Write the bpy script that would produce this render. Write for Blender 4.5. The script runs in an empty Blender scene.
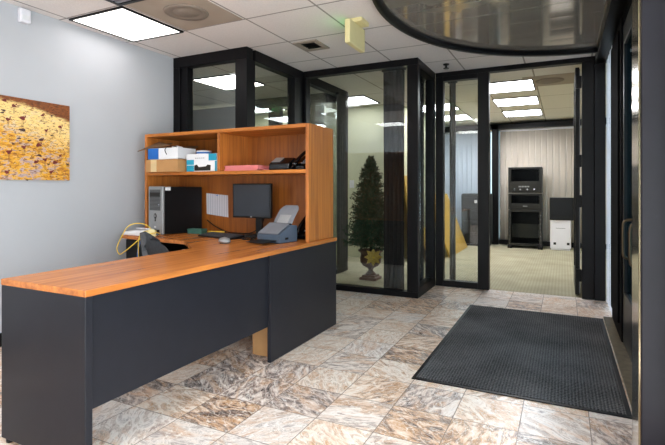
import bpy, bmesh, math, random
from mathutils import Vector, Matrix
random.seed(7)
S = bpy.context.scene
COL = S.collection
R = math.radians

# ------------------------------------------------------------------ camera
cam_d = bpy.data.cameras.new('camera')
cam = bpy.data.objects.new('camera', cam_d); COL.objects.link(cam)
cam.location = (0, 0, 1.15)
cam.rotation_euler = (R(90), 0, R(26.152))
cam_d.sensor_width = 36; cam_d.lens = 36*470.57/665
cam_d.shift_y = -(222.5-188.56)/665
cam_d.clip_start = 0.05
S.camera = cam

# ------------------------------------------------------------------ world, exposure
w = bpy.data.worlds.new('sky'); S.world = w; w.use_nodes = True
wn = w.node_tree; bg = wn.nodes['Background']
_tc = wn.nodes.new('ShaderNodeTexCoord'); _sp = wn.nodes.new('ShaderNodeSeparateXYZ')
_rp = wn.nodes.new('ShaderNodeValToRGB')
wn.links.new(_tc.outputs['Generated'], _sp.inputs[0]); wn.links.new(_sp.outputs['Z'], _rp.inputs[0])
_rp.color_ramp.elements[0].color = (.30, .42, .48, 1); _rp.color_ramp.elements[1].color = (.62, .78, 1.0, 1)
wn.links.new(_rp.outputs[0], bg.inputs[0]); bg.inputs[1].default_value = 3.0
S.view_settings.view_transform = 'Standard'; S.view_settings.look = 'None'
S.view_settings.exposure = 0.93; S.view_settings.gamma = 1.0; S.view_settings.use_curve_mapping = False
def daylight(name, loc, rot, sx, sy, power, col):
    d = bpy.data.lights.new(name, 'AREA'); d.shape = 'RECTANGLE'; d.size = sx; d.size_y = sy; d.energy = power; d.color = col
    o = bpy.data.objects.new(name, d); COL.objects.link(o); o.location = loc; o.rotation_euler = rot; return o
# added area lamps standing in for daylight through the unseen street fronts
daylight('daylight_fill_front', (-.45, -4.45, .95), (R(118), 0, 0), 1.3, 1.9, 42, (.97, .98, 1.0))
daylight('daylight_fill_side', (.85, -1.0, .95), (R(118), 0, R(90)), 5.6, 1.9, 170, (.95, .97, 1.0))
S.cycles.use_denoising = True
S.cycles.max_bounces = 10; S.cycles.diffuse_bounces = 5; S.cycles.transparent_max_bounces = 24
S.cycles.sample_clamp_indirect = 6
LOBBY_E, LOBBY_FILL_E, OFFICE_E, GLASSROOM_E = 2.3, 4.6, 10.0, 9.0     # strengths of the ceiling light panels, added rear ones included

# ------------------------------------------------------------------ helpers
def lin(c):
    return tuple(((v/255)/12.92 if v/255 <= .04045 else ((v/255+.055)/1.055)**2.4) for v in c)
def L4(c, k=1): return tuple(min(1, v*k) for v in lin(c))+(1,)

def mk(name):
    m = bpy.data.materials.new(name); m.use_nodes = True
    nt = m.node_tree
    return m, nt, nt.nodes['Principled BSDF']
def node(nt, t, **kw):
    n = nt.nodes.new(t)
    for k, v in kw.items(): setattr(n, k, v)
    return n
def math_(nt, op, a, b=None):
    n = node(nt, 'ShaderNodeMath', operation=op)
    for i, x in enumerate((a, b)):
        if x is None: continue
        if isinstance(x, (int, float)): n.inputs[i].default_value = x
        else: nt.links.new(x, n.inputs[i])
    return n.outputs[0]
def ramp(nt, fac, stops, interp='LINEAR'):
    n = node(nt, 'ShaderNodeValToRGB'); cr = n.color_ramp; cr.interpolation = interp
    while len(cr.elements) < len(stops): cr.elements.new(.5)
    for e, (p, c) in zip(cr.elements, stops): e.position = p; e.color = c
    nt.links.new(fac, n.inputs[0]); return n.outputs[0]
def mix(nt, fac, a, b, blend='MIX'):
    n = node(nt, 'ShaderNodeMix', data_type='RGBA', blend_type=blend)
    if isinstance(fac, (int, float)): n.inputs['Factor'].default_value = fac
    else: nt.links.new(fac, n.inputs['Factor'])
    for k, x in (('A', a), ('B', b)):
        s = [i for i in n.inputs if i.name == k and i.type == 'RGBA'][0]
        if isinstance(x, tuple): s.default_value = x
        else: nt.links.new(x, s)
    return [o for o in n.outputs if o.type == 'RGBA'][0]
def coords(nt, scale=(1, 1, 1), loc=(0, 0, 0)):
    tc = node(nt, 'ShaderNodeTexCoord'); mp = node(nt, 'ShaderNodeMapping')
    mp.inputs['Scale'].default_value = scale; mp.inputs['Location'].default_value = loc
    nt.links.new(tc.outputs['Object'], mp.inputs[0]); return mp.outputs[0]
def noise(nt, vec, scale, detail=3, dist=0, rough=.5):
    n = node(nt, 'ShaderNodeTexNoise')
    n.inputs['Scale'].default_value = scale; n.inputs['Detail'].default_value = detail
    n.inputs['Distortion'].default_value = dist; n.inputs['Roughness'].default_value = rough
    nt.links.new(vec, n.inputs['Vector']); return n.outputs[0]
def bump(nt, b, h, strength=.2, dist=.002):
    n = node(nt, 'ShaderNodeBump'); n.inputs['Strength'].default_value = strength
    n.inputs['Distance'].default_value = dist
    nt.links.new(h, n.inputs['Height']); nt.links.new(n.outputs[0], b.inputs['Normal'])
def pm(name, c, rough=.5, metal=0, var=.08, scale=12, bmp=0, spec=.5, bscale=None):
    m, nt, b = mk(name); v = coords(nt)
    n = noise(nt, v, scale)
    nt.links.new(ramp(nt, n, [(.3, L4(c, 1-var)), (.7, L4(c, 1+var))]), b.inputs['Base Color'])
    b.inputs['Roughness'].default_value = rough; b.inputs['Metallic'].default_value = metal
    b.inputs['Specular IOR Level'].default_value = spec
    if bmp: bump(nt, b, noise(nt, v, bscale or scale*8), bmp)
    return m
def wood(name, c1, c2, axis, rough=.35, k=1):
    m, nt, b = mk(name)
    sc = [26*k]*3; sc[axis] = 1.3*k
    v = coords(nt, tuple(sc)); n = noise(nt, v, 1.0, 5, .6)
    sc2 = [90]*3; sc2[axis] = 4
    n2 = noise(nt, coords(nt, tuple(sc2)), 1.0, 2)
    f = math_(nt, 'ADD', math_(nt, 'MULTIPLY', n, .75), math_(nt, 'MULTIPLY', n2, .25))
    nt.links.new(ramp(nt, f, [(.32, L4(c1)), (.68, L4(c2))]), b.inputs['Base Color'])
    b.inputs['Roughness'].default_value = rough
    return m
def emis(name, c, e):
    m, nt, b = mk(name)
    b.inputs['Base Color'].default_value = L4(c)
    v = coords(nt, (3.3, 3.3, 3.3))
    ck = node(nt, 'ShaderNodeTexBrick'); nt.links.new(v, ck.inputs['Vector'])
    ck.inputs['Color1'].default_value = (1, 1, 1, 1); ck.inputs['Color2'].default_value = (.96, .97, 1, 1)
    ck.inputs['Mortar'].default_value = (.84, .87, .92, 1)
    ck.inputs['Mortar Size'].default_value = .012; ck.inputs['Scale'].default_value = 2.0
    nt.links.new(mix(nt, 1.0, ck.outputs[0], L4(c), 'MULTIPLY'), b.inputs['Emission Color'])
    b.inputs['Emission Strength'].default_value = e
    return m
def glassmat(name, tint, refl=.0, rough=.0, ior=1.5, gloss=(.9, .95, 1, 1)):
    m = bpy.data.materials.new(name); m.use_nodes = True; nt = m.node_tree; nt.nodes.clear()
    out = node(nt, 'ShaderNodeOutputMaterial'); mx = node(nt, 'ShaderNodeMixShader')
    t = node(nt, 'ShaderNodeBsdfTransparent'); g = node(nt, 'ShaderNodeBsdfGlossy')
    t.inputs[0].default_value = tint; g.inputs['Roughness'].default_value = rough
    g.inputs[0].default_value = gloss
    fr = node(nt, 'ShaderNodeFresnel'); gm = node(nt, 'ShaderNodeNewGeometry')
    # the pane does not bend light, so both of its faces reflect like the outer one
    nt.links.new(math_(nt, 'ADD', ior, math_(nt, 'MULTIPLY', gm.outputs['Backfacing'], 1/ior-ior)), fr.inputs[0])
    # faint dirt film keeps the pane procedural
    f = math_(nt, 'ADD', fr.outputs[0], math_(nt, 'MULTIPLY', noise(nt, coords(nt), 3.0), refl))
    nt.links.new(f, mx.inputs[0]); nt.links.new(t.outputs[0], mx.inputs[1]); nt.links.new(g.outputs[0], mx.inputs[2])
    nt.links.new(mx.outputs[0], out.inputs[0]); return m

class MB:
    def __init__(s): s.bm = bmesh.new(); s.mi = 0
    def _f(s, vs, smooth=False):
        try:
            f = s.bm.faces.new(vs); f.material_index = s.mi; f.smooth = smooth; return f
        except ValueError: return None
    def box(s, x0, x1, y0, y1, z0, z1):
        v = [s.bm.verts.new(p) for p in ((x0,y0,z0),(x1,y0,z0),(x1,y1,z0),(x0,y1,z0),(x0,y0,z1),(x1,y0,z1),(x1,y1,z1),(x0,y1,z1))]
        for q in ((3,2,1,0),(4,5,6,7),(0,1,5,4),(1,2,6,5),(2,3,7,6),(3,0,4,7)): s._f([v[i] for i in q])
        return s
    def hexa(s, pts):
        v = [s.bm.verts.new(p) for p in pts]
        for q in ((3,2,1,0),(4,5,6,7),(0,1,5,4),(1,2,6,5),(2,3,7,6),(3,0,4,7)): s._f([v[i] for i in q])
        return s
    def prism(s, poly, d0, d1, axis='z', smooth=False):
        def P(a, b, d): return {'z': (a, b, d), 'y': (a, d, b), 'x': (d, a, b)}[axis]
        A = [s.bm.verts.new(P(a, b, d0)) for a, b in poly]; B = [s.bm.verts.new(P(a, b, d1)) for a, b in poly]
        s._f(A[::-1]); s._f(B); n = len(poly)
        for i in range(n): s._f([A[i], A[(i+1) % n], B[(i+1) % n], B[i]], smooth)
        return s
    def cyl(s, p0, p1, r0, r1=None, n=16, cap=True):
        r1 = r0 if r1 is None else r1
        p0, p1 = Vector(p0), Vector(p1); d = (p1-p0).normalized()
        a = d.orthogonal().normalized(); b = d.cross(a)
        A = []; B = []
        for i in range(n):
            t = 2*math.pi*i/n; o = a*math.cos(t)+b*math.sin(t)
            A.append(s.bm.verts.new(p0+o*r0)); B.append(s.bm.verts.new(p1+o*r1))
        for i in range(n): s._f([A[i], A[(i+1) % n], B[(i+1) % n], B[i]], True)
        if cap: s._f(A[::-1]); s._f(B)
        return s
    def lathe(s, prof, c=(0, 0, 0), n=24):
        rings = []
        for r, z in prof:
            rings.append([s.bm.verts.new((c[0]+r*math.cos(2*math.pi*i/n), c[1]+r*math.sin(2*math.pi*i/n), c[2]+z)) for i in range(n)])
        for a, b in zip(rings, rings[1:]):
            for i in range(n): s._f([a[i], a[(i+1) % n], b[(i+1) % n], b[i]], True)
        s._f(rings[0][::-1]); s._f(rings[-1]); return s
    def tube(s, pts, r, n=8, sub=6):
        P = [Vector(p) for p in pts]; Q = []
        for i in range(len(P)-1):
            p0 = P[max(i-1, 0)]; p1 = P[i]; p2 = P[i+1]; p3 = P[min(i+2, len(P)-1)]
            for k in range(sub):
                t = k/sub
                Q.append(.5*((2*p1)+(p2-p0)*t+(2*p0-5*p1+4*p2-p3)*t*t+(3*p1-p0-3*p2+p3)*t**3))
        Q.append(P[-1]); rings = []; a = None
        for i, q in enumerate(Q):
            d = (Q[min(i+1, len(Q)-1)]-Q[max(i-1, 0)]).normalized()
            a = d.orthogonal().normalized() if a is None else (a-d*a.dot(d)).normalized()
            b = d.cross(a)
            rings.append([s.bm.verts.new(q+(a*math.cos(2*math.pi*k/n)+b*math.sin(2*math.pi*k/n))*r) for k in range(n)])
        for x, y in zip(rings, rings[1:]):
            for k in range(n): s._f([x[k], x[(k+1) % n], y[(k+1) % n], y[k]], True)
        s._f(rings[0][::-1]); s._f(rings[-1]); return s
    def ball(s, c, r, sc=(1, 1, 1), u=16, v=10):
        M = Matrix.Translation(c) @ Matrix.Diagonal((r*sc[0], r*sc[1], r*sc[2], 1))
        n0 = len(s.bm.faces)
        bmesh.ops.create_uvsphere(s.bm, u_segments=u, v_segments=v, radius=1, matrix=M)
        s.bm.faces.ensure_lookup_table()
        for f in s.bm.faces[n0:]: f.smooth = True; f.material_index = s.mi
        return s
    def quad(s, *p):
        s._f([s.bm.verts.new(q) for q in p]); return s
    def sheet(s, grid, th):
        """closed thin shell from a grid of points, thickness along normals"""
        n, m = len(grid), len(grid[0]); G = [[Vector(p) for p in r] for r in grid]
        A = []; B = []
        for i in range(n):
            ra = []; rb = []
            for j in range(m):
                du = G[min(i+1, n-1)][j]-G[max(i-1, 0)][j]; dv = G[i][min(j+1, m-1)]-G[i][max(j-1, 0)]
                k = du.cross(dv).normalized()*th/2
                ra.append(s.bm.verts.new(G[i][j]+k)); rb.append(s.bm.verts.new(G[i][j]-k))
            A.append(ra); B.append(rb)
        for i in range(n-1):
            for j in range(m-1):
                s._f([A[i][j], A[i+1][j], A[i+1][j+1], A[i][j+1]], True)
                s._f([B[i][j], B[i][j+1], B[i+1][j+1], B[i+1][j]], True)
        for i in range(n-1):
            s._f([A[i][0], B[i][0], B[i+1][0], A[i+1][0]]); s._f([A[i][-1], A[i+1][-1], B[i+1][-1], B[i][-1]])
        for j in range(m-1):
            s._f([A[0][j], A[0][j+1], B[0][j+1], B[0][j]]); s._f([A[-1][j], B[-1][j], B[-1][j+1], A[-1][j+1]])
        return s

WL = {}
def tag(o, label=None, cat=None, group=None, kind=None):
    if label: o['label'] = label
    if cat: o['category'] = cat
    if group: o['group'] = group
    if kind: o['kind'] = kind
    return o
def root(name, label, cat, loc, rz=0, group=None, kind=None):
    o = bpy.data.objects.new(name, None); COL.objects.link(o); o.empty_display_size = .1
    o.location = loc; o.rotation_euler = (0, 0, rz); WL[o.name] = Vector(loc)
    return tag(o, label, cat, group, kind)
def obj(name, mb, m, parent=None, bevel=0, local=False, label=None, origin=None, seg=2):
    """one mesh object. mb is in world coordinates unless local=True (then relative to the parent's base)"""
    bm = mb.bm; bmesh.ops.recalc_face_normals(bm, faces=bm.faces)
    if parent is not None:
        off = Vector((0, 0, 0)) if local else WL[parent.name]
    elif origin is not None: off = Vector(origin)
    else:
        xs = [v.co for v in bm.verts]
        off = Vector(((min(p.x for p in xs)+max(p.x for p in xs))/2, (min(p.y for p in xs)+max(p.y for p in xs))/2, min(p.z for p in xs)))
    for v in bm.verts: v.co -= off
    me = bpy.data.meshes.new(name); bm.to_mesh(me); bm.free()
    o = bpy.data.objects.new(name, me); COL.objects.link(o)
    for x in (m if isinstance(m, (list, tuple)) else [m]): me.materials.append(x)
    if parent is not None:
        o.parent = parent; WL[o.name] = WL[parent.name]
    else:
        o.location = off; WL[o.name] = off.copy()
    if bevel:
        b = o.modifiers.new('bevel', 'BEVEL'); b.width = bevel; b.segments = seg; b.limit_method = 'ANGLE'
        b.harden_normals = False
    if label: o['label'] = label
    return o
def B(*a): return MB().box(*a)
def copy_tree(o, loc, label=None, parent=None, first=True):
    c = o.copy(); COL.objects.link(c)
    if first:
        c.location = loc
        if label: c['label'] = label
    else: c.parent = parent
    for ch in list(o.children): copy_tree(ch, None, None, c, False)
    return c

# ------------------------------------------------------------------ materials
M_black = pm('black_frame_paint', (12, 10, 13), .4, 0, .1, 6, 0, .2)
M_plum = pm('dark_plum_metal_cladding', (24, 20, 28), .45, 0, .1, 8, .05, .25)
M_bronze = pm('polished_bronze', (150, 135, 110), .16, 1, .06, 4)
M_glass = glassmat('clear_pane', (.90, .92, .90, 1), .02)
M_glass_dark = glassmat('teal_tinted_pane', (.42, .58, .62, 1), .02, 0, 1.25, (.34, .50, .56, 1))
M_wall = pm('light_grey_wall_paint', (182, 183, 189), .75, 0, .015, 3, .08, .3, 160)
M_cream = pm('cream_office_paint', (206, 205, 176), .8, 0, .02, 3, .05)
M_greywall = pm('grey_office_paint', (130, 128, 128), .8, 0, .02, 3)
M_white = pm('white_paint', (225, 224, 232), .6, 0, .02, 5)
M_wood = wood('cherry_laminate_upright', (146, 80, 30), (198, 122, 54), 2, .4)
M_woodx = wood('cherry_laminate_level', (148, 82, 26), (200, 122, 46), 0, .38)
M_top = wood('cherry_worktop', (154, 86, 38), (206, 128, 60), 1, .27)
M_darkpanel = pm('charcoal_laminate', (31, 31, 37), .36, 0, .06, 14, .04, .24)
M_plastic = pm('black_plastic', (17, 17, 19), .4, 0, .1, 20, 0, .25)
M_plastic_s = pm('glossy_black_plastic', (14, 14, 16), .12, 0, .1, 20)
M_silver = pm('silver_plastic', (150, 150, 152), .35, .3, .05, 30)
M_chrome = pm('brushed_chrome', (170, 170, 175), .25, 1, .05, 30)
M_slate = pm('blue_grey_plastic', (70, 82, 98), .45, 0, .05, 20)
M_grey = pm('grey_plastic', (118, 120, 128), .45, 0, .06, 20)
M_card = pm('brown_cardboard', (178, 132, 84), .8, 0, .07, 9)
M_cardin = pm('dark_cardboard', (104, 74, 48), .85, 0, .1, 9)
M_tape = pm('packing_tape', (212, 184, 138), .3, 0, .04, 9)
M_paper = pm('white_paper', (222, 222, 226), .8, 0, .02, 9)
M_blue = pm('blue_print', (24, 96, 178), .5, 0, .05, 9)
M_teal = pm('teal_print', (20, 146, 178), .5, 0, .05, 9)
M_pink = pm('pink_paper', (222, 130, 130), .8, 0, .04, 9)
M_green = pm('green_card', (54, 96, 84), .6, 0, .08, 12)
M_yellow = pm('yellow_plastic', (226, 190, 60), .4, 0, .05, 9)
M_ivory = pm('ivory_plastic', (226, 212, 158), .5, 0, .03, 9)
M_fabric = pm('grey_mesh_fabric', (76, 76, 80), .85, 0, .15, 60, .4, .3, 300)
M_drape = pm('dark_brown_drape', (40, 34, 36), .8, 0, .2, 18, .2)
M_drapeg = pm('grey_drape', (92, 88, 86), .8, 0, .15, 18, .2)
M_yboard = pm('yellow_board', (196, 158, 76), .7, 0, .05, 5)
M_rack = pm('dark_rack_metal', (38, 37, 34), .45, 0, .1, 15, 0, .25)

def m_tiles():
    m, nt, b = mk('breccia_stone_tiles'); T = .3075
    tc = node(nt, 'ShaderNodeTexCoord'); sp = node(nt, 'ShaderNodeSeparateXYZ'); nt.links.new(tc.outputs['Object'], sp.inputs[0])
    u = math_(nt, 'DIVIDE', math_(nt, 'ADD', sp.outputs[0], .5), T); v = math_(nt, 'DIVIDE', math_(nt, 'ADD', sp.outputs[1], -2.385), T)
    iu, iv = math_(nt, 'FLOOR', u), math_(nt, 'FLOOR', v); fu, fv = math_(nt, 'FRACT', u), math_(nt, 'FRACT', v)
    cb = node(nt, 'ShaderNodeCombineXYZ'); nt.links.new(iu, cb.inputs[0]); nt.links.new(iv, cb.inputs[1])
    wn_ = node(nt, 'ShaderNodeTexWhiteNoise', noise_dimensions='3D'); nt.links.new(cb.outputs[0], wn_.inputs['Vector'])
    off = node(nt, 'ShaderNodeVectorMath', operation='SCALE'); nt.links.new(wn_.outputs['Color'], off.inputs[0]); off.inputs['Scale'].default_value = 37
    ad = node(nt, 'ShaderNodeVectorMath', operation='ADD'); nt.links.new(tc.outputs['Object'], ad.inputs[0]); nt.links.new(off.outputs[0], ad.inputs[1])
    # rotate the vein direction tile by tile and stretch it
    rot = node(nt, 'ShaderNodeVectorRotate', rotation_type='Z_AXIS'); nt.links.new(ad.outputs[0], rot.inputs[0])
    nt.links.new(math_(nt, 'MULTIPLY', wn_.outputs['Value'], 6.28), rot.inputs['Angle'])
    mp = node(nt, 'ShaderNodeMapping'); mp.inputs['Scale'].default_value = (1, 2.4, 1); nt.links.new(rot.outputs[0], mp.inputs[0])
    P = mp.outputs[0]
    n1 = noise(nt, P, 5.0, 8, 2.2, .6); n2 = noise(nt, P, 11, 6, 2.6, .6); n3 = noise(nt, P, 3.0, 5, 1.4, .6)
    k = math_(nt, 'ADD', wn_.outputs['Value'], -.42)
    sc_ = node(nt, 'ShaderNodeSeparateColor'); nt.links.new(wn_.outputs['Color'], sc_.inputs[0])
    f = math_(nt, 'ADD', n1, math_(nt, 'MULTIPLY', k, .26))
    warm = ramp(nt, f, [(.26, L4((84, 68, 62))), (.36, L4((140, 112, 98))), (.45, L4((204, 164, 130))), (.53, L4((228, 204, 184))), (.62, L4((238, 224, 212))), (.74, L4((198, 168, 146)))])
    cool = ramp(nt, f, [(.26, L4((76, 68, 68))), (.36, L4((134, 116, 110))), (.45, L4((190, 170, 160))), (.53, L4((224, 208, 198))), (.62, L4((240, 230, 224))), (.74, L4((172, 158, 154)))])
    c = mix(nt, math_(nt, 'GREATER_THAN', sc_.outputs[1], .52), warm, cool)
    och = ramp(nt, n3, [(.50, (0, 0, 0, 1)), (.62, (.6, .6, .6, 1))])
    c = mix(nt, och, c, L4((206, 156, 110)))
    # web of pale veins, thin dark hairlines
    wv = node(nt, 'ShaderNodeVectorMath', operation='ADD'); nt.links.new(P, wv.inputs[0])
    ns = node(nt, 'ShaderNodeTexNoise'); ns.inputs['Scale'].default_value = 7; ns.inputs['Detail'].default_value = 4; nt.links.new(P, ns.inputs['Vector'])
    nsc = node(nt, 'ShaderNodeVectorMath', operation='SCALE'); nsc.inputs['Scale'].default_value = .22; nt.links.new(ns.outputs['Color'], nsc.inputs[0]); nt.links.new(nsc.outputs[0], wv.inputs[1])
    vo = node(nt, 'ShaderNodeTexVoronoi', feature='DISTANCE_TO_EDGE'); vo.inputs['Scale'].default_value = 9; nt.links.new(wv.outputs[0], vo.inputs['Vector'])
    vw = math_(nt, 'MULTIPLY', ramp(nt, vo.outputs['Distance'], [(0, (1, 1, 1, 1)), (.055, (0, 0, 0, 1))]), ramp(nt, n2, [(.40, (0, 0, 0, 1)), (.55, (.9, .9, .9, 1))]))
    c = mix(nt, vw, c, L4((242, 236, 230)))
    vn = math_(nt, 'ABSOLUTE', math_(nt, 'ADD', n2, -.5))
    c = mix(nt, ramp(nt, vn, [(0, (.6, .6, .6, 1)), (.03, (0, 0, 0, 1))]), c, L4((238, 230, 222)))
    vd = math_(nt, 'ABSOLUTE', math_(nt, 'ADD', n1, -.47))
    c = mix(nt, ramp(nt, vd, [(0, (.6, .6, .6, 1)), (.016, (0, 0, 0, 1))]), c, L4((96, 78, 70)))
    e = math_(nt, 'MINIMUM', math_(nt, 'MINIMUM', fu, math_(nt, 'SUBTRACT', 1.0, fu)), math_(nt, 'MINIMUM', fv, math_(nt, 'SUBTRACT', 1.0, fv)))
    g = math_(nt, 'LESS_THAN', e, .007)
    c = mix(nt, g, c, L4((140, 124, 114)))
    nt.links.new(c, b.inputs['Base Color'])
    nt.links.new(math_(nt, 'ADD', math_(nt, 'MULTIPLY', g, .4), math_(nt, 'ADD', math_(nt, 'MULTIPLY', n2, .2), .2)), b.inputs['Roughness'])
    h = math_(nt, 'ADD', math_(nt, 'MULTIPLY', g, -1), math_(nt, 'MULTIPLY', n1, .5))
    bump(nt, b, h, .25, .002)
    return m
M_tile = m_tiles()

def m_grid(name, c, line, px, py, ox, oy, wdt, rough=.85, speck=True):
    m, nt, b = mk(name)
    tc = node(nt, 'ShaderNodeTexCoord'); sp = node(nt, 'ShaderNodeSeparateXYZ'); nt.links.new(tc.outputs['Object'], sp.inputs[0])
    ds = []
    for o, p, off in ((sp.outputs[0], px, ox), (sp.outputs[1], py, oy)):
        f = math_(nt, 'FRACT', math_(nt, 'DIVIDE', math_(nt, 'ADD', o, -off+100*p), p))
        ds.append(math_(nt, 'MULTIPLY', math_(nt, 'MINIMUM', f, math_(nt, 'SUBTRACT', 1.0, f)), p))
    e = math_(nt, 'MINIMUM', ds[0], ds[1]); g = math_(nt, 'LESS_THAN', e, wdt)
    n = noise(nt, tc.outputs['Object'], 90, 3)
    base = ramp(nt, n, [(.3, L4(c, .94)), (.7, L4(c, 1.04))])
    nt.links.new(mix(nt, g, base, L4(line)), b.inputs['Base Color'])
    b.inputs['Roughness'].default_value = rough; b.inputs['Specular IOR Level'].default_value = .25
    bump(nt, b, math_(nt, 'ADD', math_(nt, 'MULTIPLY', g, -2), n), .25, .003)
    return m
M_ceil = m_grid('acoustic_ceiling_tiles', (230, 224, 222), (156, 150, 146), .642, .65, -2.305, 3.105, .008)
M_ceil2 = m_grid('office_ceiling_tiles', (226, 221, 214), (160, 152, 140), .642, 1.27, -.32, 6.36, .009)

def m_carpet():
    m, nt, b = mk('beige_loop_carpet'); v = coords(nt)
    ck = node(nt, 'ShaderNodeTexWave', wave_type='BANDS', bands_direction='X'); ck.inputs['Scale'].default_value = 9; ck.inputs['Distortion'].default_value = .4
    nt.links.new(v, ck.inputs['Vector'])
    n = noise(nt, v, 3.0, 4); n2 = noise(nt, v, 130, 2)
    c = ramp(nt, n, [(.3, L4((164, 158, 136))), (.7, L4((184, 178, 154)))])
    c = mix(nt, math_(nt, 'MULTIPLY', ck.outputs['Fac'], .22), c, L4((96, 88, 66)))
    c = mix(nt, math_(nt, 'MULTIPLY', n2, .3), c, L4((120, 110, 86)))
    nt.links.new(c, b.inputs['Base Color']); b.inputs['Roughness'].default_value = .95
    b.inputs['Specular IOR Level'].default_value = .1
    bump(nt, b, n2, .5, .004); return m
M_carpet = m_carpet()

def m_mat():
    m, nt, b = mk('charcoal_ribbed_mat'); v = coords(nt, (1, 1, 1))
    sp = node(nt, 'ShaderNodeSeparateXYZ'); nt.links.new(v, sp.inputs[0])
    a = math_(nt, 'SINE', math_(nt, 'MULTIPLY', sp.outputs[0], 2*math.pi/.017)); c_ = math_(nt, 'SINE', math_(nt, 'MULTIPLY', sp.outputs[1], 2*math.pi/.022))
    h = math_(nt, 'MULTIPLY', math_(nt, 'ADD', a, c_), .5); n = noise(nt, v, 110, 3, 0, .7); n2 = noise(nt, v, 2.2, 3)
    f = math_(nt, 'ADD', math_(nt, 'MULTIPLY', h, .10), math_(nt, 'ADD', math_(nt, 'MULTIPLY', n, .62), math_(nt, 'MULTIPLY', n2, .3)))
    nt.links.new(ramp(nt, f, [(.34, L4((32, 32, 34))), (.62, L4((118, 117, 118)))]), b.inputs['Base Color'])
    b.inputs['Roughness'].default_value = .95; b.inputs['Specular IOR Level'].default_value = .15
    bump(nt, b, math_(nt, 'ADD', h, n), .8, .004); return m
M_mat = m_mat()

def m_mirror():
    m, nt, b = mk('tinted_mirror_tiles'); P = .305
    tc = node(nt, 'ShaderNodeTexCoord'); sp = node(nt, 'ShaderNodeSeparateXYZ'); nt.links.new(tc.outputs['Object'], sp.inputs[0])
    ds = []; ids = []
    for o in (sp.outputs[0], sp.outputs[1]):
        q = math_(nt, 'ADD', math_(nt, 'DIVIDE', o, P), 50); f = math_(nt, 'FRACT', q); ids.append(math_(nt, 'FLOOR', q))
        ds.append(math_(nt, 'MINIMUM', f, math_(nt, 'SUBTRACT', 1.0, f)))
    g = math_(nt, 'MULTIPLY', math_(nt, 'LESS_THAN', ds[1], .012), .5)
    n = noise(nt, tc.outputs['Object'], 2.5, 2)
    c = ramp(nt, n, [(.3, L4((214, 206, 194))), (.7, L4((228, 220, 208)))])
    nt.links.new(mix(nt, g, c, L4((236, 232, 226))), b.inputs['Base Color'])
    b.inputs['Metallic'].default_value = .68; nt.links.new(math_(nt, 'ADD', math_(nt, 'MULTIPLY', g, .3), .10), b.inputs['Roughness'])
    cb = node(nt, 'ShaderNodeCombineXYZ'); nt.links.new(ids[0], cb.inputs[0]); nt.links.new(ids[1], cb.inputs[1])
    # every tile is pillowed a little
    h = math_(nt, 'SINE', math_(nt, 'MULTIPLY', ds[1], math.pi))
    h = math_(nt, 'ADD', h, math_(nt, 'MULTIPLY', noise(nt, tc.outputs['Object'], 6, 2), .6))
    bump(nt, b, h, .10, .006); return m
M_mirror = m_mirror()

def m_painting():
    m, nt, b = mk('golden_marsh_painting'); v = coords(nt)
    sp = node(nt, 'ShaderNodeSeparateXYZ'); nt.links.new(v, sp.inputs[0])
    y_, z_ = sp.outputs[1], sp.outputs[2]            # from the left of the canvas centre, and above its lower edge
    st = coords(nt, (1, 14, 40)); n1 = noise(nt, st, 1.0, 6, .9, .65)
    n2 = noise(nt, coords(nt, (1, 40, 95)), 1.0, 4, .8, .6); n3 = noise(nt, coords(nt, (1, 5, 9)), 1.0, 3, .5)
    f = math_(nt, 'ADD', n1, math_(nt, 'MULTIPLY', math_(nt, 'ADD', n3, -.5), .35))
    c = ramp(nt, f, [(.30, L4((142, 84, 44))), (.40, L4((200, 132, 34))), (.50, L4((232, 176, 52))), (.55, L4((206, 160, 122))), (.60, L4((184, 160, 158))), (.76, L4((160, 134, 136)))])
    # pale gold glow in the upper right half
    gl = math_(nt, 'ADD', math_(nt, 'MULTIPLY', z_, 1.0), math_(nt, 'ADD', math_(nt, 'MULTIPLY', y_, .28), math_(nt, 'MULTIPLY', n1, .16)))
    c = mix(nt, ramp(nt, gl, [(.44, (0, 0, 0, 1)), (.60, (.72, .72, .72, 1))]), c, L4((252, 220, 150)))
    c = mix(nt, ramp(nt, n2, [(.54, (0, 0, 0, 1)), (.61, (.9, .9, .9, 1))]), c, L4((116, 66, 38)))
    # reed bank: a ragged brown edge along the top, deeper towards the right
    rb = math_(nt, 'ADD', z_, math_(nt, 'ADD', math_(nt, 'MULTIPLY', math_(nt, 'POWER', math_(nt, 'MAXIMUM', math_(nt, 'ADD', y_, -.10), 0.0), 1.5), .30), math_(nt, 'MULTIPLY', math_(nt, 'ADD', n1, -.5), .09)))
    bank = ramp(nt, n2, [(.35, L4((84, 44, 24))), (.65, L4((150, 84, 38)))])
    c = mix(nt, ramp(nt, rb, [(.575, (0, 0, 0, 1)), (.600, (1, 1, 1, 1))]), c, bank)
    nt.links.new(c, b.inputs['Base Color']); b.inputs['Roughness'].default_value = .6
    return m
M_paint = m_painting()
M_birdred = pm('dark_red_paint', (112, 36, 32), .6, 0, .2, 60)
M_birddark = pm('umber_paint', (70, 44, 44), .6, 0, .2, 60)

def m_print(name, base, ink, sx, sy, sz, thr=.5):
    m, nt, b = mk(name); v = coords(nt, (sx, sy, sz))
    br = node(nt, 'ShaderNodeTexBrick'); nt.links.new(v, br.inputs['Vector'])
    br.inputs['Color1'].default_value = L4(base); br.inputs['Color2'].default_value = L4(base, .96); br.inputs['Mortar'].default_value = L4(ink)
    br.inputs['Scale'].default_value = 1; br.inputs['Mortar Size'].default_value = .04; br.offset = 0
    nt.links.new(br.outputs[0], b.inputs['Base Color']); b.inputs['Roughness'].default_value = .8; return m

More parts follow.
